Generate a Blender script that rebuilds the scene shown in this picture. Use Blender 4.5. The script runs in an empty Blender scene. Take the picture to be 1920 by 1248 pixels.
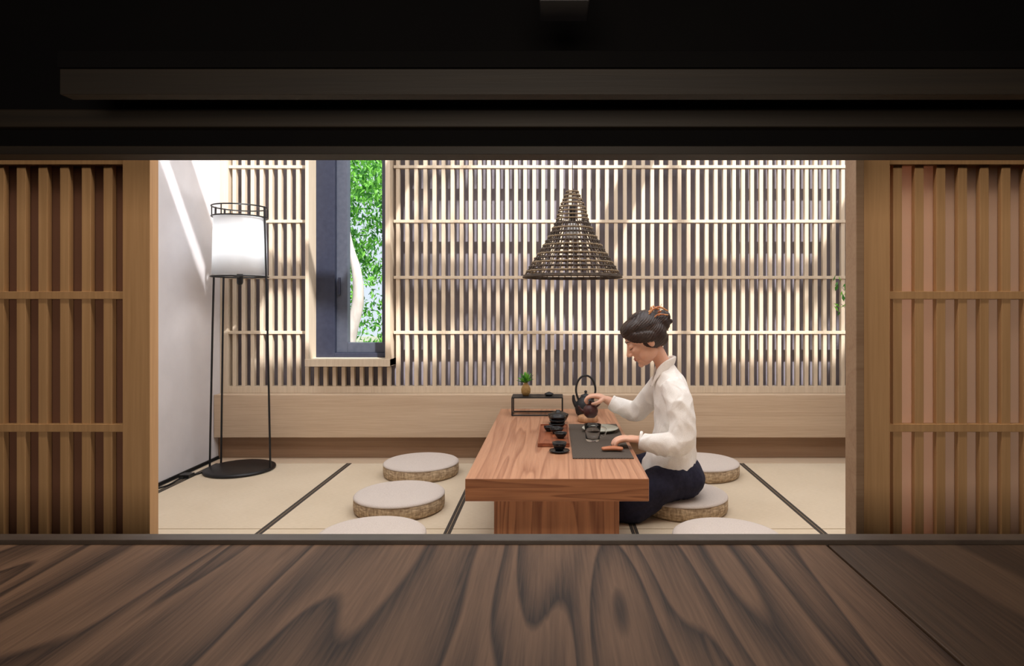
import bpy, bmesh, math, random
from mathutils import Vector, Matrix, noise, Euler
random.seed(7)
S = bpy.context.scene
C = bpy.context.collection
S.view_settings.view_transform = 'Standard'

# ------------------------------------------------------------------ helpers
def lin(c):
    return tuple(((v/255)/12.92 if v/255 <= .04045 else ((v/255+.055)/1.055)**2.4) for v in c)+(1,)

class MB:
    def __init__(s): s.v=[]; s.f=[]; s.m=[]; s.sm=[]
    def add(s, vs, fs, mi=0, smooth=True):
        o=len(s.v); s.v+= [tuple(v) for v in vs]
        for f in fs: s.f.append(tuple(i+o for i in f)); s.m.append(mi); s.sm.append(smooth)
    def box(s,x0,x1,y0,y1,z0,z1,mi=0):
        vs=[(x,y,z) for x in (x0,x1) for y in (y0,y1) for z in (z0,z1)]
        s.add(vs,[(0,1,3,2),(4,6,7,5),(0,4,5,1),(2,3,7,6),(0,2,6,4),(1,5,7,3)],mi,False)
    def tube(s,pts,rad,seg=16,ref=(0,1,0.01),mi=0,cap='round',sub=0,closed=False):
        pts=[Vector(p) for p in pts]
        if not isinstance(rad,(list,tuple)): rad=[rad]*len(pts)
        rad=[(r,r) if not isinstance(r,(tuple,list)) else tuple(r) for r in rad]
        if sub:
            P=[];R=[];n=len(pts)
            def g(a,i): return a[max(0,min(n-1,i))]
            for i in range(n-1):
                for k in range(sub):
                    t=k/sub
                    def cr(a,b,c,d): return .5*((2*b)+(c-a)*t+(2*a-5*b+4*c-d)*t*t+(3*b-a-3*c+d)*t**3)
                    P.append(cr(g(pts,i-1),g(pts,i),g(pts,i+1),g(pts,i+2)))
                    R.append(tuple(cr(g(rad,i-1)[j],g(rad,i)[j],g(rad,i+1)[j],g(rad,i+2)[j]) for j in (0,1)))
            P.append(pts[-1]);R.append(rad[-1]); pts,rad=P,R
        n=len(pts); ref=Vector(ref); rings=[]
        T=[]
        for i in range(n):
            if closed: t=pts[(i+1)%n]-pts[i-1]
            else: t=pts[min(n-1,i+1)]-pts[max(0,i-1)]
            T.append(t.normalized())
        seq=[(pts[i],T[i],rad[i][0],rad[i][1]) for i in range(n)]
        if cap=='round' and not closed:
            h0=[];h1=[]
            for a in (0.12,.4,.75,1.15):
                c,si=math.cos(a),math.sin(a)
                m0=min(rad[0]);m1=min(rad[-1])
                h0.append((pts[0]-T[0]*m0*c,T[0],rad[0][0]*si,rad[0][1]*si))
                h1.append((pts[-1]+T[-1]*m1*c,T[-1],rad[-1][0]*si,rad[-1][1]*si))
            seq=h0+seq+h1[::-1]
        vs=[]
        for p,t,ra,rb in seq:
            B=ref-ref.dot(t)*t
            if B.length<1e-4: B=Vector((1,0,0))-t.x*t
            B.normalize(); N=t.cross(B)
            for k in range(seg):
                a=2*math.pi*k/seg
                vs.append(p+N*ra*math.cos(a)+B*rb*math.sin(a))
        L=len(seq); fs=[]
        for i in range(L if closed else L-1):
            j=(i+1)%L
            for k in range(seg):
                k2=(k+1)%seg
                fs.append((i*seg+k,i*seg+k2,j*seg+k2,j*seg+k))
        if not closed:
            fs.append(tuple(range(seg))[::-1]); fs.append(tuple((L-1)*seg+k for k in range(seg)))
        s.add(vs,fs,mi,True)
    def ell(s,c,r,rot=None,mi=0,seg=24,rings=16):
        c=Vector(c); vs=[];fs=[]
        M=rot.to_matrix() if isinstance(rot,Euler) else (rot or Matrix.Identity(3))
        for i in range(1,rings):
            a=math.pi*i/rings
            for k in range(seg):
                b=2*math.pi*k/seg
                vs.append(c+M@Vector((r[0]*math.sin(a)*math.cos(b),r[1]*math.sin(a)*math.sin(b),r[2]*math.cos(a))))
        top=len(vs); vs.append(c+M@Vector((0,0,r[2]))); vs.append(c+M@Vector((0,0,-r[2])))
        for i in range(rings-2):
            for k in range(seg):
                k2=(k+1)%seg
                fs.append((i*seg+k,(i+1)*seg+k,(i+1)*seg+k2,i*seg+k2))
        for k in range(seg):
            k2=(k+1)%seg
            fs.append((top,k,k2)); o=(rings-2)*seg; fs.append((top+1,o+k2,o+k))
        s.add(vs,fs,mi,True)
    def lathe(s,prof,c=(0,0,0),seg=48,mi=0,mis=None):
        c=Vector(c); vs=[]; n=len(prof)
        for r,z in prof:
            for k in range(seg):
                a=2*math.pi*k/seg; vs.append(c+Vector((r*math.cos(a),r*math.sin(a),z)))
        for i in range(n-1):
            fs=[]
            for k in range(seg):
                k2=(k+1)%seg; fs.append((i*seg+k,i*seg+k2,(i+1)*seg+k2,(i+1)*seg+k))
            if i==0: base=len(s.v); s.v+=[tuple(v) for v in vs]
            for f in fs:
                s.f.append(tuple(q+base for q in f)); s.m.append(mis[i] if mis else mi); s.sm.append(True)
    def obj(s,name,mats,parent=None,loc=None,bevel=0,autosmooth=None):
        me=bpy.data.meshes.new(name); me.from_pydata(s.v,[],s.f)
        for m in mats: me.materials.append(m)
        me.polygons.foreach_set('material_index',s.m); me.polygons.foreach_set('use_smooth',s.sm)
        me.update()
        bm=bmesh.new(); bm.from_mesh(me)
        bmesh.ops.recalc_face_normals(bm,faces=bm.faces); bm.to_mesh(me); bm.free()
        o=bpy.data.objects.new(name,me); C.objects.link(o)
        if loc: o.location=loc
        if parent: o.parent=parent
        if bevel:
            b=o.modifiers.new('bevel','BEVEL'); b.width=bevel; b.segments=2; b.limit_method='ANGLE'
        return o

def empty(name,loc=(0,0,0)):
    e=bpy.data.objects.new(name,None); e.empty_display_size=.1; e.location=loc; C.objects.link(e); return e

def remesh(o,voxel,smooth=4,disp=None):
    r=o.modifiers.new('r','REMESH'); r.mode='VOXEL'; r.voxel_size=voxel
    if smooth:
        m=o.modifiers.new('s','SMOOTH'); m.iterations=smooth; m.factor=.5
    dg=bpy.context.evaluated_depsgraph_get(); dg.update()
    me=bpy.data.meshes.new_from_object(o.evaluated_get(dg))
    mats=list(o.data.materials)
    o.modifiers.clear(); o.data=me
    me.materials.clear()
    for mt in mats: me.materials.append(mt)
    me.polygons.foreach_set('use_smooth',[True]*len(me.polygons))
    me.polygons.foreach_set('material_index',[0]*len(me.polygons))
    if disp:
        ns=[v.normal.copy() for v in me.vertices]
        for v,n in zip(me.vertices,ns): v.co=v.co+n*disp(v.co)
    me.update()
    return o

# ------------------------------------------------------------------ materials
def base(name,rough=.6,col=(.5,.5,.5,1),metal=0,spec=.5):
    m=bpy.data.materials.new(name); m.use_nodes=True
    nt=m.node_tree; b=nt.nodes['Principled BSDF']
    b.inputs['Base Color'].default_value=col; b.inputs['Roughness'].default_value=rough
    b.inputs['Metallic'].default_value=metal; b.inputs['Specular IOR Level'].default_value=spec
    return m,nt,b
def N(nt,t,**k):
    n=nt.nodes.new(t)
    for a,v in k.items(): setattr(n,a,v)
    return n
def coords(nt,scale,loc=(0,0,0),rot=(0,0,0)):
    tc=N(nt,'ShaderNodeTexCoord'); mp=N(nt,'ShaderNodeMapping')
    mp.inputs['Scale'].default_value=scale; mp.inputs['Location'].default_value=loc; mp.inputs['Rotation'].default_value=rot
    nt.links.new(tc.outputs['Object'],mp.inputs['Vector']); return mp.outputs['Vector']
def tex(nt,vec,scale=1,detail=4,rough=.55,dist=0):
    n=N(nt,'ShaderNodeTexNoise'); n.inputs['Scale'].default_value=scale; n.inputs['Detail'].default_value=detail
    n.inputs['Roughness'].default_value=rough; n.inputs['Distortion'].default_value=dist
    nt.links.new(vec,n.inputs['Vector']); return n.outputs['Fac']
def mth(nt,op,a,b=None):
    n=N(nt,'ShaderNodeMath',operation=op)
    for i,x in enumerate((a,b)):
        if x is None: continue
        if isinstance(x,(int,float)): n.inputs[i].default_value=x
        else: nt.links.new(x,n.inputs[i])
    return n.outputs[0]
def ramp(nt,fac,stops):
    r=N(nt,'ShaderNodeValToRGB'); e=r.color_ramp.elements
    while len(e)<len(stops): e.new(.5)
    for el,(p,c) in zip(e,stops): el.position=p; el.color=c
    nt.links.new(fac,r.inputs['Fac']); return r.outputs['Color']
def bump(nt,b,h,strength=.3,dist=.01):
    n=N(nt,'ShaderNodeBump'); n.inputs['Strength'].default_value=strength; n.inputs['Distance'].default_value=dist
    nt.links.new(h,n.inputs['Height']); nt.links.new(n.outputs['Normal'],b.inputs['Normal'])
def wood(name,dark,light,axis='x',s=3,rings=8,along=.12,rough=.5,ringw=.5,spec=.4,loc=(0,0,0),fine=120,power=1.8,det=2,bm=.12):
    # growth rings: slow darkening then a crisp edge, plus long fibres
    m,nt,b=base(name,rough,spec=spec)
    i='xyz'.index(axis)
    sc=[s]*3; sc[i]=s*along
    v=coords(nt,sc,loc); n1=tex(nt,v,1,det,.5,.3)
    fc=[fine]*3; fc[i]=fine*.03
    n2=tex(nt,coords(nt,fc,loc),1,3,.6)
    ph=mth(nt,'ADD',mth(nt,'MULTIPLY',n1,rings),mth(nt,'MULTIPLY',n2,.22))
    fr=mth(nt,'FRACT',ph)
    up_=mth(nt,'POWER',fr,power)
    dn=mth(nt,'SUBTRACT',1.0,mth(nt,'MULTIPLY',mth(nt,'MAXIMUM',mth(nt,'SUBTRACT',fr,.88),0.0),8.3))
    r=mth(nt,'MULTIPLY',up_,dn)
    r=mth(nt,'MULTIPLY',r,1.3)
    f=mth(nt,'ADD',mth(nt,'MULTIPLY',r,ringw),mth(nt,'MULTIPLY',n2,1-ringw))
    col=ramp(nt,f,[(.12,lin(light)),(.80,lin(dark))])
    nt.links.new(col,b.inputs['Base Color']); bump(nt,b,n2,bm,.002)
    return m
def noisy(name,c1,c2,scale=20,rough=.8,bmp=.2,detail=4,metal=0,spec=.4,stretch=(1,1,1)):
    m,nt,b=base(name,rough,metal=metal,spec=spec)
    n=tex(nt,coords(nt,stretch),scale,detail)
    nt.links.new(ramp(nt,n,[(.3,lin(c1)),(.7,lin(c2))]),b.inputs['Base Color'])
    if bmp: bump(nt,b,n,bmp,.004)
    return m

oak_x=wood('oak_horizontal',(182,156,130),(210,188,162),'x',10,4,.02,.5,.2)
oak_z=wood('oak_vertical',(196,178,154),(220,204,182),'z',14,3,.04,.5,.15)
kick=wood('oak_kickboard',(136,106,82),(160,132,106),'x',5,5,.04,.55,.25)
screen_wood=wood('screen_timber',(176,136,94),(204,162,118),'z',12,3,.03,.5,.15)
table_wood=wood('ash_table_top',(146,96,70),(196,146,114),'y',7,11,.05,.34,.42,loc=(.3,.2,0),power=2.2)
table_face=wood('ash_table_face',(120,74,50),(178,122,86),'x',8,9,.06,.45,.4,power=1.8)
table_leg_m=wood('ash_table_leg',(126,78,54),(186,130,94),'z',8,9,.07,.5,.45,power=1.8)
count_m=wood('counter_walnut',(50,34,24),(134,102,78),'y',4.6,13,.15,.6,.45,loc=(1.1,.4,0),fine=200,power=1.4,det=1.5,spec=.2,bm=.25)
count_m2=wood('counter_walnut_plain',(52,38,28),(96,74,56),'y',3,7,.10,.6,.4,loc=(5,.4,0),fine=190,spec=.2,bm=.25)
header_m=wood('header_wood',(24,18,12),(38,30,20),'x',5,5,.04,.6,.3)
wall_m=noisy('plaster_white',(206,202,204),(214,210,212),6,.9,.03)
slate_m=noisy('slate_plaster',(122,116,124),(136,130,138),5,.85,.05)
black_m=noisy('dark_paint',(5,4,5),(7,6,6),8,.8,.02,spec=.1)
frame_m=noisy('dark_bronze_rail',(60,50,44),(72,62,54),30,.45,.03)
alu_m=noisy('graphite_aluminium',(38,42,58),(46,50,66),30,.4,.02)
alu2_m=noisy('graphite_sash',(66,70,82),(76,80,92),30,.4,.02)
metal_m=noisy('black_metal',(20,20,22),(30,30,32),40,.4,.02)
iron_m=noisy('cast_iron',(22,22,24),(40,40,42),90,.5,.3)
navy_m=noisy('navy_cloth',(26,26,44),(38,38,60),60,.9,.2)
skin_m,_nt,_b=base('skin',.5,lin((226,176,150))); _b.inputs['Subsurface Weight'].default_value=.12; _b.inputs['Subsurface Radius'].default_value=(.02,.008,.004)
lip_m=base('lips',.45,lin((188,108,98)))[0]
hair_m,_nt,_b=base('dark_hair',.45)
_n=tex(_nt,coords(_nt,(60,60,190),rot=(0,.5,0)),1.5,4); _nt.links.new(ramp(_nt,_n,[(.3,lin((24,15,12))),(.75,lin((62,41,33)))]),_b.inputs['Base Color']); bump(_nt,_b,_n,.35,.003)
shirt_m,_nt,_b=base('linen_shirt',.9,lin((232,222,208)))
_n=tex(_nt,coords(_nt,(1,1,1)),240,2); _n2=tex(_nt,coords(_nt,(1,1.2,.5)),12,1,.5,1.0)
_s=mth(_nt,'ADD',mth(_nt,'MULTIPLY',_n,.05),_n2); bump(_nt,_b,_s,.5,.025)
_nt.links.new(ramp(_nt,_n,[(.3,lin((236,231,224))),(.7,lin((247,243,238)))]),_b.inputs['Base Color'])
cush_top=noisy('cushion_linen',(192,180,172),(210,199,190),260,.95,.3)
cush_side,_nt,_b=base('cushion_straw',.9)
_n=tex(_nt,coords(_nt,(90,90,26)),1,4,.7); _n2=tex(_nt,coords(_nt,(30,30,160)),1,2)
_s=mth(_nt,'MULTIPLY',_n,_n2); _nt.links.new(ramp(_nt,_s,[(.12,lin((130,106,80))),(.38,lin((210,188,156)))]),_b.inputs['Base Color']); bump(_nt,_b,_s,.6,.006)
tatami_m,_nt,_b=base('tatami_rush',.75)
_n=tex(_nt,coords(_nt,(40,400,1)),1,2); _n2=tex(_nt,coords(_nt,(1,1,1)),1.6,3)
_s=mth(_nt,'ADD',mth(_nt,'MULTIPLY',_n,.5),mth(_nt,'MULTIPLY',_n2,.5))
_nt.links.new(ramp(_nt,_s,[(.3,lin((196,178,152))),(.7,lin((218,202,178)))]),_b.inputs['Base Color']); bump(_nt,_b,_n,.2,.002)
border_m=noisy('tatami_border',(48,42,38),(72,64,56),300,.85,.1)
seam_m=noisy('tatami_seam',(150,128,98),(170,148,116),60,.8,.05)
def translucent(name,c,mix=.5,rough=.9):
    m,nt,b=base(name,rough,lin(c)); out=nt.nodes['Material Output']
    t=N(nt,'ShaderNodeBsdfTranslucent'); t.inputs['Color'].default_value=lin(c)
    mx=N(nt,'ShaderNodeMixShader'); mx.inputs[0].default_value=mix
    n=tex(nt,coords(nt,(1,1,1)),120,2); bump(nt,b,n,.1,.002)
    nt.links.new(b.outputs[0],mx.inputs[1]); nt.links.new(t.outputs[0],mx.inputs[2]); nt.links.new(mx.outputs[0],out.inputs['Surface'])
    return m
paper_m=translucent('screen_paper_warm',(240,206,182),.25)
paper_dark=translucent('screen_panel_brown',(122,84,64),.10)
shade_m=translucent('lamp_shade_fabric',(246,248,250),.4)
leaf_m=translucent('leaf_green',(130,200,78),.4,.6)
leaf2_m=translucent('leaf_dark_green',(64,130,48),.35,.6)
bark_m=noisy('pale_bark',(176,164,154),(214,204,194),14,.9,.3,stretch=(1,1,.3))
rattan_l=noisy('rattan_khaki',(104,88,66),(146,126,98),60,.6,.2)
rattan_d=noisy('rattan_dark',(48,38,30),(78,63,48),60,.6,.2)
mat_m,_nt,_b=base('woven_placemat',.8)
_ch=N(_nt,'ShaderNodeTexChecker'); _ch.inputs['Scale'].default_value=150; _nt.links.new(coords(_nt,(1,1,1)),_ch.inputs['Vector'])
_n=tex(_nt,coords(_nt,(30,200,1)),1,2)
_ch.inputs['Color1'].default_value=lin((46,38,34)); _ch.inputs['Color2'].default_value=lin((96,84,72)); _nt.links.new(_ch.outputs['Color'],_b.inputs['Base Color']); bump(_nt,_b,_n,.5,.003)
tray_m=wood('tea_tray_wood',(118,62,38),(160,92,60),'y',12,6,.1,.4,.4)
canister_m=wood('tea_canister_wood',(150,104,70),(190,148,110),'z',20,5,.1,.4,.4)
clay_m=noisy('purple_clay',(62,34,34),(82,46,44),60,.4,.05)
blackglaze=noisy('black_glaze',(16,16,18),(26,26,28),40,.25,.02)
celadon=noisy('pale_porcelain',(186,190,176),(204,206,194),30,.3,.02)
glass_m,_nt,_b=base('clear_glass',.03,(1,1,1,1)); _b.inputs['Transmission Weight'].default_value=1; _b.inputs['IOR'].default_value=1.2
scoop_m=noisy('bamboo_scoop',(176,108,74),(198,130,92),20,.5,.05)
vase_m=noisy('ochre_ceramic',(140,108,60),(176,140,84),60,.6,.4)
clip_m=noisy('hair_clip_amber',(150,50,36),(226,170,110),70,.3,.05)
ground_m=noisy('garden_ground',(120,126,100),(160,160,140),3,.95,.2)
grey_m=noisy('grey_track',(30,30,34),(38,38,42),30,.5,.02)

# ------------------------------------------------------------------ room shell
XR=2.9; XL=-2.27; YB=4.365; ZC=2.7
b=MB(); b.box(XL-.1,XR+.1,1.72,4.46,-.12,-.02); b.obj('floor',[kick])
b=MB(); b.box(-3.1,3.1,-1.6,1.72,-.12,-.02); b.obj('floor_front_room',[black_m])
b=MB(); b.box(XL-.12,XL,1.72,4.46,-.02,ZC); b.obj('wall_left',[wall_m])
b=MB(); b.box(XR,XR+.12,1.72,4.46,-.02,ZC); b.obj('wall_right',[wall_m])
wx0,wx1,wz0,wz1=-1.655,-1.115,.645,2.5
b=MB(); b.box(XL,wx0,YB,4.46,-.02,ZC); b.box(wx1,XR,YB,4.46,-.02,ZC); b.box(wx0,wx1,YB,4.46,-.02,wz0); b.box(wx0,wx1,YB,4.46,wz1,ZC)
b.obj('wall_back',[slate_m])
b=MB()
b.box(XL-.12,XR+.12,1.6,2.86,ZC,ZC+.12); b.box(XL-.12,-1.25,2.86,2.98,ZC,ZC+.12)
b.box(XL-.12,-1.25,3.15,3.34,ZC,ZC+.12); b.box(-1.25,XR+.12,3.24,3.30,ZC,ZC+.12)
b.box(XL-.12,XR+.12,4.24,4.46,ZC,ZC+.12)
for x in (-2.33,-.75,.85,2.45): b.box(x,x+.14,3.30,4.24,ZC,ZC+.12)
b.box(XL-.12,XL,2.98,3.15,ZC,ZC+.12); b.box(XR,XR+.12,2.86,4.24,ZC,ZC+.12)
b.obj('ceiling',[wall_m])
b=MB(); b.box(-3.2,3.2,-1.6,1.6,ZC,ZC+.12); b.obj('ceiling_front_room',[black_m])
b=MB(); b.box(-3.1,3.1,1.57,1.72,2.065,ZC); b.obj('wall_screen_header',[screen_wood])
b=MB(); b.box(-3.1,-2.39,1.57,1.72,-.02,2.06); b.obj('wall_screen_left',[screen_wood])
b=MB(); b.box(XR,3.1,1.57,1.72,-.02,2.06); b.obj('wall_screen_right',[screen_wood])
b=MB(); b.box(-3.2,-3.1,-1.6,1.72,-.12,ZC); b.obj('wall_front_room_left',[black_m])
b=MB(); b.box(3.1,3.2,-1.6,1.72,-.12,ZC); b.obj('wall_front_room_right',[black_m])
b=MB(); b.box(-3.2,3.2,-1.7,-1.6,-.12,ZC); b.obj('wall_front_room_back',[black_m])
b=MB(); b.box(-3.1,3.1,1.042,1.10,-.02,.60); b.obj('wall_slot_lower',[black_m])
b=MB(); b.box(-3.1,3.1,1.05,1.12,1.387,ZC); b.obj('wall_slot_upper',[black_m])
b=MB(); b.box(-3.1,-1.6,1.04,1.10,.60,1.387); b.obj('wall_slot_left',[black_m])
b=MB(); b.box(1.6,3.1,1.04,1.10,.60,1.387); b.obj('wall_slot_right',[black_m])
b=MB(); b.box(-1.6,1.6,1.045,1.09,1.286,1.300); b.obj('trim_window_head',[header_m],bevel=.001)
b=MB(); b.box(-1.6,1.6,1.055,1.10,1.300,1.329); b.obj('trim_window_gap',[black_m])
b=MB(); b.box(-1.6,1.6,1.035,1.10,1.329,1.359); b.obj('trim_window_lintel',[header_m],bevel=.003)
b=MB(); b.box(-1.6,1.6,1.05,1.10,1.359,1.387); b.obj('trim_window_upper_gap',[black_m])
b=MB(); b.box(-.714,1.4,.90,1.045,1.3745,1.40,1); b.box(-.714,1.4,.90,.925,1.3375,1.3745,0); b.box(-.714,1.4,.895,.93,1.3745,1.399,1)
b.box(-.714,1.4,.925,1.045,1.368,1.3745,1)
b.obj('header_shelf',[header_m,black_m],bevel=.001)
b=MB(); b.box(-.02,.045,.80,.86,1.424,1.47); b.box(0.0,.02,.82,.84,1.47,ZC); b.obj('ceiling_bracket',[grey_m],bevel=.002)
b=MB(); b.box(-1.6,1.6,1.041,1.07,.60,.6418); b.obj('trim_window_sill',[frame_m],bevel=.0015)
e=empty('wooden_counter')
b=MB(); b.box(-1.6,.451,.15,1.04,.595,.635); b.obj('plank_main',[count_m],e,bevel=.0015)
b=MB(); b.box(.455,1.6,.15,1.04,.595,.635); b.obj('plank_end',[count_m2],e,bevel=.0015)
b=MB()
for x in (-1.5,1.4): b.box(x,x+.08,.2,.28,-.02,.595)
b.obj('counter_legs',[black_m],e)

# ------------------------------------------------------------------ sliding screens
def screen(name,x0,x1,y,stile_left,stile_right,first,dirn,infill,pitch=.056,z0=-.02,z1=2.06):
    b=MB(); st=.07
    if stile_right: b.box(x1-st,x1,y,y+.035,z0,z1)
    if stile_left: b.box(x0,x0+st,y,y+.035,z0,z1)
    a=x0+(st if stile_left else 0); c=x1-(st if stile_right else 0)
    b.box(a,c,y,y+.035,z0,z0+.06); b.box(a,c,y,y+.035,z1-.05,z1)
    x=first
    while a<x-.012 and x+.012<c:
        b.box(x-.0115,x+.0115,y+.010,y+.026,z0+.06,z1-.05); x+=dirn*pitch
    for z in (.374,.716,1.058,1.404,1.746): b.box(a,c,y+.007,y+.026,z-.010,z+.010)
    b.box(a,c,y+.029,y+.033,z0+.06,z1-.05,1)
    return b.obj(name,[screen_wood,infill],bevel=.001)
screen('sliding_lattice_screen',-2.38,-1.038,1.60,True,True,-1.153,-1,paper_dark)
screen('sliding_lattice_screen',.79,2.1,1.60,True,True,.885,1,paper_m)
screen('sliding_lattice_screen',.99,2.88,1.645,True,True,1.09,1,paper_dark)
b=MB(); b.box(.768,.789,1.59,1.65,-.02,2.06); b.obj('trim_door_post',[kick],bevel=.002)

# ------------------------------------------------------------------ tatami
lines=[-1.336-.85,-1.336,-.486,.364,1.214,2.064]
edges=[XL+.03]+[l for l in lines if l>XL+.05]+[XR]
b=MB()
for i in range(len(edges)-1):
    a,c=edges[i],edges[i+1]
    for y0,y1 in ((1.75,2.872),(2.88,4.06)):
        b.box(a+.001,c-.001,y0,y1,-.02,0.0,0)
for l in edges[1:-1]:
    for s_ in (-1,1):
        x=l+s_*.009
        b.box(x-.0075,x+.0075,1.75,4.06,-.01,.0012,1)
    b.box(l-.0015,l+.0015,1.75,4.06,-.01,.0006,2)
b.box(XL,XL+.028,1.75,4.22,-.02,-.004,1)
b.box(XL+.03,XR,2.872,2.88,-.02,-.001,2)
b.obj('tatami_mats',[tatami_m,border_m,seam_m])
b=MB(); b.box(XL+.03,XR,4.06,4.205,-.02,.001); b.obj('trim_floor_threshold',[oak_x])
b=MB(); b.box(XL,XL+.008,1.75,4.205,-.01,.014); b.obj('baseboard_left',[metal_m])

# ------------------------------------------------------------------ bench ledge
e=empty('bench_ledge')
b=MB(); b.box(XL+.002,XR-.002,4.15,4.36,.148,.432); b.obj('ledge_face',[oak_x],e,bevel=.003)
b=MB(); b.box(XL+.002,XR-.002,4.21,4.36,-.0,.147); b.obj('kickboard',[kick],e)

# ------------------------------------------------------------------ lattice wall
b=MB()
y0,y1=4.243,4.275
b.box(XL+.001,XL+.055,4.232,4.36,.433,2.66)
b.box(XL+.055,XR-.002,4.236,4.30,.433,.478)
b.box(XL+.055,XR-.002,4.236,4.30,2.62,2.66)
x=XL+.055+.036
WX0,WX1,WZ=-1.672,-1.094,.612
while x<XR-.02:
    if WX0-.013<x<WX1+.013: b.box(x-.0125,x+.0125,y0,y1,.478,WZ-.004)
    else: b.box(x-.0125,x+.0125,y0,y1,.478,2.62)
    x+=.0618
for z in (.8425,1.217,1.598,1.968,2.34):
    b.box(XL+.055,WX0,y0-.006,y1+.004,z-.010,z+.010); b.box(WX1,XR-.002,y0-.006,y1+.004,z-.010,z+.010)
b.obj('timber_lattice_wall',[oak_z],bevel=.0012)

# ------------------------------------------------------------------ window
e=empty('window_1')
b=MB(); b.box(-1.668,-1.645,4.17,4.36,.62,2.62); b.box(-1.133,-1.100,4.17,4.36,.62,2.62)
b.box(-1.668,-1.100,4.165,4.36,.618,.668); b.obj('wood_surround',[oak_z],e,bevel=.002)
b=MB(); b.box(-1.645,-1.516,4.30,4.44,.668,2.5); b.box(-1.516,-1.133,4.30,4.44,.668,.70); b.box(-1.16,-1.133,4.30,4.44,.70,2.5)
b.box(-1.516,-1.133,4.30,4.44,2.46,2.5)
b.obj('outer_frame',[alu_m],e,bevel=.003)
b=MB(); b.box(-1.516,-1.440,4.335,4.40,.70,2.46); b.box(-1.44,-1.16,4.335,4.40,.70,.768); b.box(-1.20,-1.16,4.335,4.40,.768,2.46)
b.obj('sash',[alu2_m],e,bevel=.003)
b=MB(); b.box(-1.50,-1.485,4.32,4.335,1.1,1.22); b.obj('handle',[alu_m],e)

# ------------------------------------------------------------------ garden
b=MB(); b.box(-14,14,4.5,24,-.3,-.2); b.obj('garden_ground',[ground_m])
def leaves(b,c,r,n,size,mi=(1,2)):
    for _ in range(n):
        while True:
            d=Vector([random.uniform(-1,1) for _ in range(3)])
            if d.length<1: break
        p=Vector(c)+Vector((d.x*r[0],d.y*r[1],d.z*r[2]))
        M=Euler([random.uniform(0,6.28) for _ in range(3)]).to_matrix()
        l=size*random.uniform(.6,1.3); w=l*.36
        vs=[p+M@Vector(q) for q in ((-l,0,0),(-l*.2,w,.1*l),(l,0,0),(-l*.2,-w,.1*l))]
        b.add(vs,[(0,1,2,3)],random.choice(mi),False)
b=MB()
b.tube([(-1.98,5.9,-.25),(-2.0,5.9,.3),(-1.93,5.9,.75),(-1.86,5.9,1.05),(-1.88,5.92,1.35),(-1.97,5.95,1.65),(-2.05,6,2.2),(-1.95,6.1,3.0)],[.09,.075,.062,.055,.045,.036,.03,.02],12,sub=4)
for _ in range(110):
    c=(random.uniform(-3.0,-1.3),random.uniform(6.1,8.2),random.uniform(1.0,3.2))
    leaves(b,c,(.3,.3,.16),100,.04)
for _ in range(40):
    c=(random.uniform(-3.0,-1.4),random.uniform(6.3,8.4),random.uniform(.2,1.2))
    leaves(b,c,(.3,.3,.12),80,.036)
b.obj('garden_tree',[bark_m,leaf_m,leaf2_m])
b=MB()
b.tube([(4.6,1.2,-.2),(4.5,1.2,2.0),(4.0,1.4,3.4),(2.6,1.8,4.1),(.8,2.2,4.2),(-.8,2.4,4.1)],[.14,.12,.1,.07,.045,.02],10,sub=4)
b.tube([(2.6,1.8,4.1),(1.8,2.8,4.3),(.9,3.3,4.3)],[.05,.035,.015],8,sub=4)
for _ in range(8):
    c=(random.uniform(-1.2,3.8),random.uniform(1.3,3.2),random.uniform(3.8,4.5))
    leaves(b,c,(.32,.24,.14),80,.07)
b.obj('dapple_tree',[bark_m,leaf_m,leaf2_m])  # unseen tree, added over the roof openings to break the sun into dapples
b=MB(); b.box(-14,14,-8,4.4,-.5,-.3); b.obj('courtyard_ground',[ground_m])

# ------------------------------------------------------------------ cushions
def cushion(x,y,r=.225,h=.082):
    prof=[(0.0005,0),(r*.95,0),(r*.985,.006),(r,.014),(r*1.005,h*.45),(r,h*.78),(r*.992,h*.80),(r*1.006,h*.83),(r*1.003,h*.88),(r*.975,h*.95),(r*.9,h*.985),(r*.6,h*1.0),(.0005,h*1.0)]
    mis=[0,0,0,0,0,0,1,1,1,1,1,1]
    b=MB(); b.lathe(prof,seg=96,mis=mis); return b.obj('floor_cushion',[cush_side,cush_top],loc=(x,y,0.0015))
for p in ((-.814,3.81),(-.787,3.17),(-.765,2.60),(.895,3.81),(.647,3.17),(.715,2.58)): cushion(*p)

# ------------------------------------------------------------------ table
TZ=.348
e=empty('low_tea_table')
b=MB(); b.box(-.353,.372,2.458,4.10,TZ-.09,TZ); o=b.obj('table_top',[table_wood,table_face],e,bevel=.003)
for p in o.data.polygons:
    if abs(p.normal.y)>.9: p.material_index=1
b=MB(); b.box(-.246,.262,2.53,2.60,0.002,TZ-.09); b.box(-.246,.262,3.92,3.99,0.002,TZ-.09); b.obj('table_legs',[table_leg_m],e,bevel=.003)
b=MB(); b.box(-.05,.06,2.60,3.92,.18,.24); b.obj('stretcher',[table_leg_m],e,bevel=.003)

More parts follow.
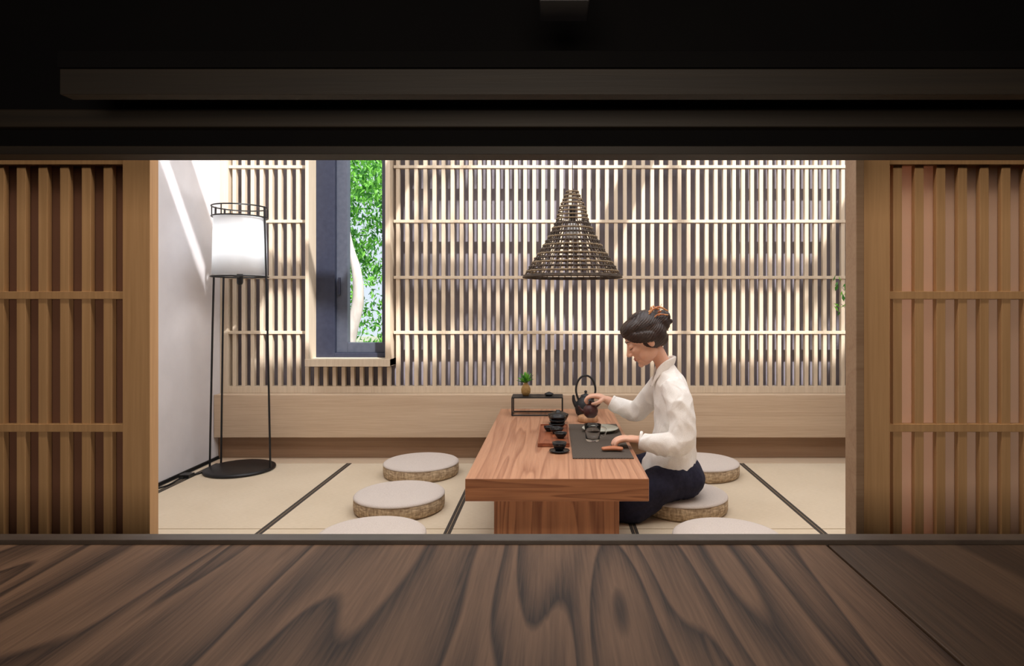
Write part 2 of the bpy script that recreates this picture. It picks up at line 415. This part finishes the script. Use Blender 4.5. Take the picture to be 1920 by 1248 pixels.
# ------------------------------------------------------------------ pendant
e=empty('woven_pendant_lamp',(.093,3.27,1.179))
prof=[(0,.254),(.05,.222),(.11,.184),(.17,.145),(.22,.116),(.29,.084),(.36,.066),(.41,.044),(.45,.026)]
def pr(z):
    for (a,ra),(c,rc) in zip(prof,prof[1:]):
        if z<=c: return ra+(rc-ra)*(z-a)/(c-a)
    return prof[-1][1]
b=MB(); NR=44
for k in range(NR):
    a=2*math.pi*k/NR
    b.tube([(pr(z)*math.cos(a),pr(z)*math.sin(a),z) for z,_ in prof[:6]],.0026,6,mi=1,ref=(0.3,.2,1))
for i in range(13):
    z=.004+i*.0225; ph=(i%2)*math.pi; M=NR*4
    seg=[]
    for k in range(M):
        a=2*math.pi*k/M; r=pr(z)+.0055*math.sin(a*NR/2*1.0+ph)
        seg.append((r*math.cos(a),r*math.sin(a),z))
    b.tube(seg,[(.0024,.0058)]*M,6,ref=(0,0,1),mi=0 if i%2 else 1,closed=True)
for i in range(8):
    z=.300+i*.0205; r=pr(z)+.003; M=48
    b.tube([(r*math.cos(2*math.pi*k/M),r*math.sin(2*math.pi*k/M),z) for k in range(M)],[(.0035,.0045)]*M,6,ref=(0,0,1),mi=0,closed=True)
for k in range(8):
    a=2*math.pi*k/8
    b.tube([(pr(z)*math.cos(a),pr(z)*math.sin(a),z) for z in (.29,.36,.41,.452)],.0022,6,mi=1,ref=(.3,.2,1))
M=64
b.tube([(.257*math.cos(2*math.pi*k/M),.257*math.sin(2*math.pi*k/M),-.003) for k in range(M)],.005,8,ref=(0,0,1),mi=1,closed=True)
b.obj('woven_shade',[rattan_l,rattan_d],e)
b=MB(); b.tube([(0,0,.36),(0,0,ZC-1.179)],.0018,8,ref=(1,0,0)); b.tube([(0,0,.28),(0,0,.36)],.018,12,ref=(1,0,0)); b.lathe([(.0005,.0),(.03,.02),(.036,.05),(.02,.09),(.0005,.1)],(0,0,.19),24,mi=1)
b.lathe([(.0005,ZC-1.179),(.03,ZC-1.179),(.03,ZC-1.2),(.0005,ZC-1.205)],seg=24)
b.obj('cord_and_bulb',[metal_m,shade_m],e)

# ------------------------------------------------------------------ floor lamp
e=empty('floor_lamp',(-1.967,3.9,0.0015))
b=MB(); b.lathe([(.0005,0),(.205,0),(.207,.006),(.205,.014),(.19,.02),(.0005,.022)],seg=72); b.obj('base',[metal_m],e)
b=MB()
for a in (math.radians(176),math.radians(-4),math.radians(150)):
    cx,cy=math.cos(a),math.sin(a)
    b.tube([(.197*cx,.197*cy,.01),(.178*cx,.178*cy,.9),(.158*cx,.158*cy,1.638)],.0062,8,ref=(0.1,1,0.1),sub=4)
for r,z in ((.158,1.638),(.163,1.205),(.158,1.575)):
    M=64; b.tube([(r*math.cos(2*math.pi*k/M),r*math.sin(2*math.pi*k/M),z) for k in range(M)],.0045,8,ref=(0,0,1),closed=True)
for k in range(6):
    a=2*math.pi*k/6+.3; b.tube([(.158*math.cos(a),.158*math.sin(a),1.575),(.158*math.cos(a),.158*math.sin(a),1.638)],.0035,6,ref=(1,0,0))
for a in (.2,1.77,3.34,4.9): b.tube([(0,0,1.20),(.16*math.cos(a),.16*math.sin(a),1.205)],.004,6,ref=(0,0,1))
b.tube([(0,0,1.17),(0,0,1.26)],.018,12,ref=(1,0,0))
b.obj('stand',[metal_m],e)
b=MB(); b.lathe([(.148,1.575),(.157,1.215),(.154,1.215),(.145,1.575),(.148,1.575)],seg=64); b.obj('shade',[shade_m],e)
b=MB(); b.ell((0,0,1.30),(.025,.025,.035)); b.obj('bulb',[shade_m],e)
pl=bpy.data.lights.new('floor_lamp_bulb','POINT'); pl.energy=5; pl.color=(1,.98,.96); pl.shadow_soft_size=.05
po=bpy.data.objects.new('bulb_light',pl); C.objects.link(po); po.parent=e; po.location=(0,0,1.42)
b=MB(); b.tube([(-1.95-.19,3.86,.008),(-2.17,3.78,.006),(-2.21,3.68,.006),(-2.2,3.55,.006),(-2.24,3.4,.006),(-2.248,3.0,.006)],.005,8,ref=(0,0,1),sub=5)
b.box(-2.23,-2.17,3.70,3.76,.001,.022); b.obj('power_cable',[metal_m])

# ------------------------------------------------------------------ tableware
T=TZ+.0012
e=empty('display_stand',(-.107,3.90,T))
b=MB(); w,d,h=.155,.07,.108
for sx in (-1,1):
    for sy in (-1,1): b.tube([(sx*w,sy*d,.004),(sx*w,sy*d,h)],.004,8,ref=(1,0,0))
    b.tube([(sx*w,-d,.004),(sx*w,d,.004)],.004,8,ref=(0,0,1))
for sy in (-1,1): b.tube([(-w,sy*d,.004),(w,sy*d,.004)],.004,8,ref=(0,0,1))
b.box(-w-.003,w+.003,-d-.003,d+.003,h,h+.007)
b.obj('stand_frame',[metal_m],e)
e=empty('succulent_vase',(-.18,3.90,T+.1155))
b=MB(); b.lathe([(.0005,0),(.018,0),(.028,.018),(.03,.04),(.022,.06),(.011,.075),(.013,.085),(.009,.084),(.0005,.07)],seg=28); b.obj('vase',[vase_m],e)
b=MB()
for k in range(26):
    a=k*2.4; tl=.2+k*.045; l=.07*random.uniform(.7,1.1)
    dx,dy=math.cos(a),math.sin(a); c_,s_=math.cos(tl),math.sin(tl)
    b.tube([(0,0,.078),(dx*l*.5*s_,dy*l*.5*s_,.08+l*.6*c_),(dx*l*s_,dy*l*s_,.08+l*c_)],[(.003,.006),(.003,.009),(.0006,.001)],6,ref=(dy,-dx,0.01),sub=2,mi=k%2)
b.obj('leaves',[leaf_m,leaf2_m],e)
b=MB(); b.lathe([(.0005,0),(.018,0),(.03,.008),(.026,.014),(.012,.02),(.0005,.024)],(0,0,0),24); b.obj('incense_dish',[iron_m],loc=(-.035,3.90,T+.1155))
e=empty('iron_kettle',(.192,3.86,T))
b=MB(); b.lathe([(.0005,0),(.05,0),(.06,.012),(.067,.04),(.062,.075),(.045,.10),(.034,.112),(.03,.118),(.03,.124),(.012,.13),(.006,.136),(.01,.145),(.006,.152),(.0005,.154)],seg=40)
b.tube([(-.05,0,.05),(-.072,0,.085),(-.076,0,.118)],[.018,.011,.008],12,ref=(0,1,0),sub=4)
b.tube([(-.045,0,.095),(-.06,0,.15),(-.05,0,.205),(-.02,0,.24),(.02,0,.24),(.05,0,.205),(.06,0,.15),(.045,0,.095)],.0065,10,ref=(0,1,0),sub=5)
b.obj('kettle_body',[iron_m],e)
b=MB(); b.lathe([(.0005,0),(.058,0),(.06,.006),(.058,.03),(.05,.034),(.0005,.034)],seg=40); b.obj('wooden_tea_canister',[canister_m],loc=(.195,3.66,T))
b=MB(); b.box(-.082,.072,3.0,3.48,T,T+.012); b.box(-.082,-.076,3.0,3.48,T+.012,T+.018); b.box(.066,.072,3.0,3.48,T+.012,T+.018); b.box(-.076,.066,3.0,3.006,T+.012,T+.018); b.box(-.076,.066,3.474,3.48,T+.012,T+.018)
b.obj('tea_tray',[tray_m],bevel=.001)
def bowl(name,x,y,z,r,h,mat,lid=False,parent=None):
    b=MB(); pf=[(.0005,0),(r*.5,0),(r*.52,h*.1),(r*.8,h*.4),(r*.97,h*.8),(r,h),(r*.94,h),(r*.9,h*.8),(r*.7,h*.4),(.0005,h*.2)]
    if lid: pf=pf[:6]+[(r*.99,h*1.04),(r*.6,h*1.25),(r*.2,h*1.35),(r*.22,h*1.5),(.0005,h*1.52)]
    b.lathe(pf,seg=40); return b.obj(name,[mat],parent,loc=(x,y,z))
bowl('black_lidded_bowl',.02,3.60,T,.06,.05,blackglaze,True)
tz=T+.0125
e=empty('stacked_tea_cups',(.012,3.38,tz))
for i in range(3): bowl('cup_%d'%i,.003*i,0,.019*i,.044,.030,blackglaze,parent=e)
bowl('tea_cup',.01,3.25,tz,.036,.03,blackglaze); bowl('tea_cup',-.03,3.31,tz,.028,.026,blackglaze); bowl('tea_cup',.03,3.14,tz,.032,.028,blackglaze)
b=MB(); b.lathe([(.0005,0),(.03,0),(.048,.007),(.046,.01),(.0005,.006)],seg=36); b.lathe([(.0005,.008),(.018,.008),(.03,.028),(.034,.045),(.031,.045),(.0005,.018)],seg=36)
b.obj('cup_and_saucer',[blackglaze],loc=(.022,2.90,T))
b=MB(); b.box(.08,.352,2.77,3.56,T,T+.003); b.obj('woven_placemat',[mat_m])
PZ=T+.0035
b=MB(); b.lathe([(.0005,0),(.045,0),(.085,.010),(.098,.018),(.095,.02),(.08,.013),(.0005,.005)],seg=48); b.obj('shallow_plate',[celadon],loc=(.245,3.36,PZ))
b=MB(); b.lathe([(.0005,0),(.030,0),(.036,.01),(.038,.05),(.043,.082),(.041,.082),(.036,.05),(.033,.012),(.0005,.005)],seg=40)
b.tube([(.04,0,.07),(.065,0,.06),(.06,0,.03),(.037,0,.02)],.004,8,ref=(0,1,0),sub=4); b.obj('glass_pitcher',[glass_m],loc=(.19,3.12,PZ))
b=MB(); b.tube([(.225,2.90,PZ+.011),(.27,2.905,PZ+.013),(.31,2.895,PZ+.012)],[(.008,.016),(.010,.02),(.008,.016)],12,ref=(0,1,0),sub=4); b.obj('bamboo_tea_scoop',[scoop_m])

# ------------------------------------------------------------------ woman
W=empty('seated_woman')
f=Vector((-math.cos(math.radians(30)),0,-math.sin(math.radians(30)))); up=Vector((-math.sin(math.radians(30)),0,math.cos(math.radians(30))))
sd=Vector((0,-1,0))
HC=Vector((.452,3.14,.862)); HS=1.10
HM=Matrix((f,sd,up)).transposed()
def H(x,y,z): return HC+HM@Vector((x,y,z))*HS
def he(b,c,r,mi=0,seg=24): b.ell(H(*c),tuple(q*HS for q in r),HM,mi,seg)
b=MB()
he(b,(-.012,0,.028),(.093,.074,.086),seg=40)
he(b,(.028,0,-.025),(.058,.058,.080),seg=32)
he(b,(.045,0,-.080),(.036,.036,.030))
he(b,(.022,.037,-.055),(.046,.026,.040)); he(b,(.022,-.037,-.055),(.046,.026,.040))
he(b,(.052,.034,-.022),(.030,.024,.022)); he(b,(.052,-.034,-.022),(.030,.024,.022))
he(b,(.066,.030,.002),(.018,.019,.013)); he(b,(.066,-.030,.002),(.018,.019,.013))
he(b,(.070,0,.022),(.014,.040,.010))
b.tube([H(.078,0,.012),H(.090,0,-.012),H(.101,0,-.030)],[.007*HS,.009*HS,.0105*HS],10)
he(b,(.092,.010,-.035),(.010,.008,.007)); he(b,(.092,-.010,-.035),(.010,.008,.007))
he(b,(.074,0,-.062),(.014,.022,.014))
he(b,(.072,0,-.096),(.014,.018,.013))
for s_ in (1,-1):
    he(b,(-.010,s_*.076,-.012),(.017,.009,.030)); he(b,(-.014,s_*.082,.002),(.013,.008,.018))
b.tube([(.575,3.14,.60),(.560,3.14,.68),(.540,3.14,.745),(.505,3.14,.81)],[(.055,.062),(.040,.046),(.038,.041),(.040,.046)],20,sub=5)
b.tube([(.60,3.14,.20),(.60,3.14,.35),(.60,3.14,.50),(.585,3.14,.58),(.57,3.14,.62)],[(.10,.14),(.09,.12),(.085,.13),(.075,.13),(.05,.10)],24,sub=4)
nearS=[(.575,3.02,.605),(.598,2.965,.50),(.588,2.935,.392),(.50,2.945,.382),(.405,2.972,.388)]
b.tube(nearS,[.045,.043,.036,.033,.0225],16,sub=6)
farS=[(.56,3.26,.61),(.50,3.325,.52),(.44,3.37,.455),(.36,3.40,.478),(.285,3.415,.512)]
b.tube(farS,[.045,.042,.036,.032,.022],16,sub=6)
b.tube([(.405,2.972,.388),(.385,2.974,.392),(.36,2.976,.394),(.335,2.978,.392)],[(.019,.024),(.017,.031),(.016,.037),(.013,.036)],18,ref=(0,1,0),sub=4)
for dy,l in ((-.030,.78),(-.011,.93),(.009,1.0),(.029,.93)):
    y=2.978+dy
    b.tube([(.350,y,.394),(.328,y,.396),(.328-.036*l,y-.001,.386),(.328-.052*l,y,.368),(.328-.046*l,y+.001,T+.012)],[.010,.0098,.0088,.0082,.0068],12,ref=(0,1,0),sub=4)
b.tube([(.385,3.0,.386),(.362,3.018,.380),(.335,3.028,.374),(.312,3.022,.366)],[.013,.0115,.010,.008],12,ref=(0,0,1),sub=4)
b.tube([(.285,3.415,.512),(.265,3.417,.522),(.245,3.418,.530),(.222,3.418,.532)],[(.018,.023),(.016,.029),(.015,.035),(.013,.034)],18,ref=(0,1,.1),sub=4)
for dy,l in ((.029,.8),(.010,.95),(-.010,1.0),(-.029,.92)):
    y=3.418+dy
    b.tube([(.240,y,.530),(.218,y,.534),(.218-.034*l,y-dy*.15,.528),(.218-.050*l,y-dy*.35,.510),(.218-.045*l,y-dy*.5,.494)],[.0098,.0096,.0086,.008,.0065],12,ref=(0,1,0),sub=4)
b.tube([(.262,3.395,.518),(.245,3.378,.508),(.225,3.374,.500),(.205,3.384,.495)],[.0125,.011,.0098,.0078],12,ref=(0,0,1),sub=4)
body=b.obj('body',[skin_m],W); remesh(body,.0032,3)

def wr(c):
    n=noise.noise(Vector((c.x*8+c.z*6,c.y*9,c.z*10-c.x*8)))
    n2=noise.noise(Vector((c.x*13+c.z*9,c.y*11,c.z*9-c.x*12)))
    return .007*n+.006*(.5-abs(n2)*2)
b=MB()
b.tube([(.575,3.14,.185),(.588,3.14,.27),(.600,3.14,.37),(.602,3.14,.47),(.592,3.14,.56),(.578,3.14,.63),(.568,3.14,.675),(.562,3.14,.712),(.558,3.14,.735)],
 [(.142,.178),(.124,.160),(.108,.148),(.098,.150),(.092,.158),(.080,.150),(.062,.105),(.050,.060),(.042,.050)],36,ref=(0,1,0),sub=4,cap='flat')
b.tube([(.575,3.055,.635),(.592,2.988,.575),(.603,2.950,.48),(.594,2.928,.395),(.535,2.932,.372),(.46,2.952,.378),(.412,2.970,.388)],[.062,.064,.062,.060,.056,.048,.042],24,sub=5,cap='flat')
b.tube([(.565,3.225,.635),(.525,3.300,.57),(.485,3.345,.50),(.435,3.375,.455),(.37,3.395,.472),(.315,3.408,.497)],[.060,.060,.058,.055,.047,.040],24,sub=5,cap='flat')
sh=b.obj('shirt',[shirt_m],W); remesh(sh,.0055,7,wr)
b=MB()
for s_ in (1,-1):
    b.tube([(.604,3.14,.752),(.592,3.14+s_*.036,.752),(.555,3.14+s_*.056,.734),(.514,3.14+s_*.046,.694),(.488,3.14+s_*.014,.625)],[(.005,.022),(.005,.022),(.005,.022),(.005,.017),(.004,.010)],14,ref=(.25,0,1),sub=6)
def ringt(c,ax,r,th=.003,w=.007):
    ax=Vector(ax).normalized(); u=ax.orthogonal().normalized(); v=ax.cross(u); M=32
    b.tube([Vector(c)+u*r*math.cos(2*math.pi*k/M)+v*r*math.sin(2*math.pi*k/M) for k in range(M)],[(th,w)]*M,8,ref=ax,closed=True)
ringt((.410,2.971,.388),(-.95,.2,.1),.040); ringt((.313,3.409,.498),(-.85,.2,.4),.038)
b.obj('collar_and_cuffs',[shirt_m],W)
b=MB()
b.ell((.62,3.15,.185),(.125,.172,.105))
b.tube([(.64,3.07,.18),(.52,3.02,.165),(.42,2.985,.135),(.335,2.975,.092),(.29,3.04,.068),(.29,3.16,.060),(.32,3.27,.056)],[.095,.090,.082,.074,.062,.055,.046],24,ref=(0,0,1),sub=5)
b.tube([(.64,3.23,.18),(.52,3.29,.165),(.42,3.33,.135),(.34,3.35,.098),(.27,3.28,.075),(.25,3.15,.065),(.27,3.03,.060)],[.095,.090,.082,.074,.062,.055,.046],24,ref=(0,0,1),sub=5)
b.tube([(.47,3.0,.09),(.38,2.96,.058),(.30,2.965,.048)],[(.05,.05),(.056,.056),(.045,.045)],20,ref=(0,0,1),sub=3)
tr=b.obj('trousers',[navy_m],W)
remesh(tr,.007,6,lambda c: .006*noise.noise(c*14)+.004*(1-2*abs(noise.noise(Vector((c.x*30,c.y*12,c.z*12))))))
for v in tr.data.vertices:
    if v.co.z<.004: v.co.z=.004
    if (v.co.x-.647)**2+(v.co.y-3.17)**2<.232**2 and v.co.z<.084: v.co.z=.084
b=MB()
for px,py,a in ((.30,3.34,1.2),(.27,2.99,-1.4)):
    b.tube([(px,py-.02 if a>0 else py+.02,.05),(px-.01,py+.05*(1 if a>0 else -1)*.5,.045),(px-.04,py+.04*(1 if a>0 else -1),.032)],[.03,.03,.022],12,ref=(0,0,1),sub=3)
o=b.obj('feet',[skin_m],W)
b=MB()
he(b,(-.022,0,.036),(.096,.082,.088),seg=40)
he(b,(-.034,.032,.006),(.070,.053,.068)); he(b,(-.034,-.032,.006),(.070,.053,.068))
he(b,(.020,.034,.068),(.062,.042,.040)); he(b,(.020,-.034,.068),(.062,.042,.040)); he(b,(.024,0,.074),(.060,.04,.038))
he(b,(-.062,0,-.030),(.040,.050,.042))
for s_ in (1,-1):
    b.tube([H(.072,s_*.036,.062),H(.050,s_*.064,.036),H(.014,s_*.080,.018),H(-.03,s_*.080,.002),H(-.085,s_*.04,.0)],[(.010,.022),(.010,.026),(.009,.028),(.012,.028),(.02,.03)],14,ref=tuple(up),sub=4)
he(b,(-.104,0,.030),(.040,.048,.048))
for k in range(3):
    pts=[]
    for i in range(22):
        a=i/21*math.pi*2*1.15+k*2.1; rr=.034-.006*k
        pts.append(H(-.114+.014*math.sin(a*1.3+k)-.008*k,rr*math.cos(a),.032+rr*1.1*math.sin(a)))
    b.tube(pts,[.012]*22,10,ref=tuple(f),sub=1)
hr=b.obj('hair',[hair_m],W)
def hs(c):
    l=HM.transposed()@(c-HC); return .0008*math.sin(l.z*520+l.x*220+5*noise.noise(l*20))
remesh(hr,.0032,4,hs)
b=MB()
for k in range(70):
    s_=random.choice((1,-1)); t=random.random()
    p0=H(.04+.02*random.random(),s_*(.02+.05*t),.10-.05*t); p3=H(-.12+random.uniform(-.03,.02),s_*.02*random.random(),.03+random.uniform(-.03,.07))
    p1=H(-.01,s_*(.03+.062*t),.125-.075*t); p2=H(-.07,s_*(.03+.045*t),.10-.06*t)
    b.tube([p0,p1,p2,p3],[.0006]*4,4,sub=4)
for k in range(16):
    a=random.uniform(0,6.28); r=random.uniform(.05,.075)
    b.tube([H(-.11,.02*math.cos(a),.03+.02*math.sin(a)),H(-.13,r*.7*math.cos(a),.04+r*.7*math.sin(a)),H(-.12-.02*random.random(),r*math.cos(a+.4),.045+r*math.sin(a+.4))],[.0007,.0006,.0004],4,sub=4)
b.obj('loose_strands',[hair_m],W)
b=MB()
for k in range(9):
    a=2*math.pi*k/9
    b.ell(H(-.095+.022*math.cos(a),.030+.006*math.sin(a*2),.083+.024*math.sin(a)),(.011,.004,.006),Euler((0,-a,0)),seg=10,rings=8)
b.tube([H(-.06,.045,.085),H(-.09,.052,.10),H(-.125,.045,.095),H(-.15,.03,.06)],[.004,.005,.005,.003],8,sub=4)
b.tube([H(-.07,.050,.06),H(-.10,.056,.07),H(-.14,.042,.045)],[.003,.004,.003],8,sub=4)
b.obj('hair_clip',[clip_m],W)
b=MB()
for s_ in (1,-1):
    b.tube([H(.083,s_*.016,-.006),H(.0855,s_*.028,-.0095),H(.078,s_*.040,-.007),H(.070,s_*.047,-.003)],[.0009,.0015,.0015,.0008],6,sub=3)
    b.tube([H(.0835,s_*.014,.022),H(.082,s_*.028,.028),H(.068,s_*.046,.024)],[(.0012,.0022),(.0014,.003),(.0008,.001)],6,ref=tuple(up),sub=3)
b.obj('lashes_and_brows',[hair_m],W)
b=MB(); he(b,(.0855,0,-.0585),(.0050,.017,.0038)); he(b,(.0845,0,-.0660),(.0055,.015,.0045)); b.obj('lips',[lip_m],W)

e=empty('clay_teapot',(.197,3.415,.452))
b=MB(); b.lathe([(.0005,-.036),(.022,-.036),(.036,-.022),(.041,0),(.036,.020),(.024,.031),(.022,.034),(.008,.038),(.005,.042),(.009,.048),(.006,.054),(.0005,.055)],seg=36)
b.tube([(-.034,0,-.004),(-.054,0,.006),(-.066,0,.024)],[.011,.007,.005],10,ref=(0,1,0),sub=4)
b.tube([(.03,0,.02),(.05,0,.04),(.055,0,.062),(.03,0,.074),(.008,0,.066)],.0052,10,ref=(0,1,0),sub=4)
b.obj('pot',[clay_m],e)

# ------------------------------------------------------------------ plant at right
e=empty('vase_with_branches',(2.15,3.86,0.0015))
b=MB(); b.lathe([(.0005,0),(.08,0),(.11,.08),(.12,.2),(.09,.34),(.05,.42),(.06,.46),(.05,.455),(.0005,.40)],seg=40); b.obj('vase',[iron_m],e)
b=MB()
for tx,ty,tz_ in ((-.40,-.05,1.14),(-.36,.05,1.04),(-.1,-.1,1.3),(.2,0,1.25),(.1,.12,1.1)):
    b.tube([(0,0,.4),(tx*.35,ty*.5,.4+(tz_-.4)*.6),(tx,ty,tz_)],[.006,.004,.002],6,sub=4)
    for k in range(10):
        t=.45+.06*k; p=Vector((0,0,.4)).lerp(Vector((tx,ty,tz_)),t)
        leaves(b,p+Vector((-.02,0,.03)),(.05,.05,.04),3,.024)
b.obj('branches',[bark_m,leaf_m,leaf2_m],e)

# ------------------------------------------------------------------ lights
def area(name,loc,sx,sy,p,col,rot=(0,0,0)):
    l=bpy.data.lights.new(name,'AREA'); l.shape='RECTANGLE'; l.size=sx; l.size_y=sy; l.energy=p; l.color=col
    o=bpy.data.objects.new(name,l); o.location=loc; o.rotation_euler=rot; C.objects.link(o); return o
sun=bpy.data.lights.new('sun','SUN'); sun.energy=8.5; sun.angle=math.radians(1.2); sun.color=(1,.98,.97)
so=bpy.data.objects.new('sun',sun); C.objects.link(so)
so.rotation_euler=Vector((-.42,.60,-.942)).to_track_quat('-Z','Y').to_euler(); so.location=(3,-2,6)
area('skylight_fill',(.3,3.1,2.66),4.6,1.4,45,(.97,.98,1))  # added soft fill below the roof openings, helps out the sky light
area('tea_room_fill',(.1,2.2,2.64),3.5,.5,30,(1,.96,.92))  # added overhead fill for the tea room, no ceiling fixture
area('corridor_fill',(0,1.22,2.6),4.0,.15,30,(1,.86,.68),(math.radians(12),0,0))  # unseen warm strip, added to brighten the camera side of the screens
area('front_room_fill',(-.05,-.9,1.15),.8,.5,22.0,(1,.86,.72),(math.radians(90),0,0))  # added fill behind the camera for header, counter and screens; no lamp stands there
w=bpy.data.worlds.new('World'); S.world=w; w.use_nodes=True
nt=w.node_tree; bg=nt.nodes['Background']; bg.inputs['Strength'].default_value=1.0; bg.inputs['Color'].default_value=(.78,.88,1,1)

# ------------------------------------------------------------------ camera
cam=bpy.data.cameras.new('Camera'); co=bpy.data.objects.new('Camera',cam); C.objects.link(co)
ZK,ZU,ZV=1,960,624
cam.sensor_width=36; cam.lens=ZK*36*1170/1920; cam.shift_x=ZK*(ZU-1040)/1920; cam.shift_y=-ZK*(ZV-570)/1920; cam.clip_start=.02
co.location=(0,0,1.035); co.rotation_euler=(math.radians(90),0,0)
S.camera=co
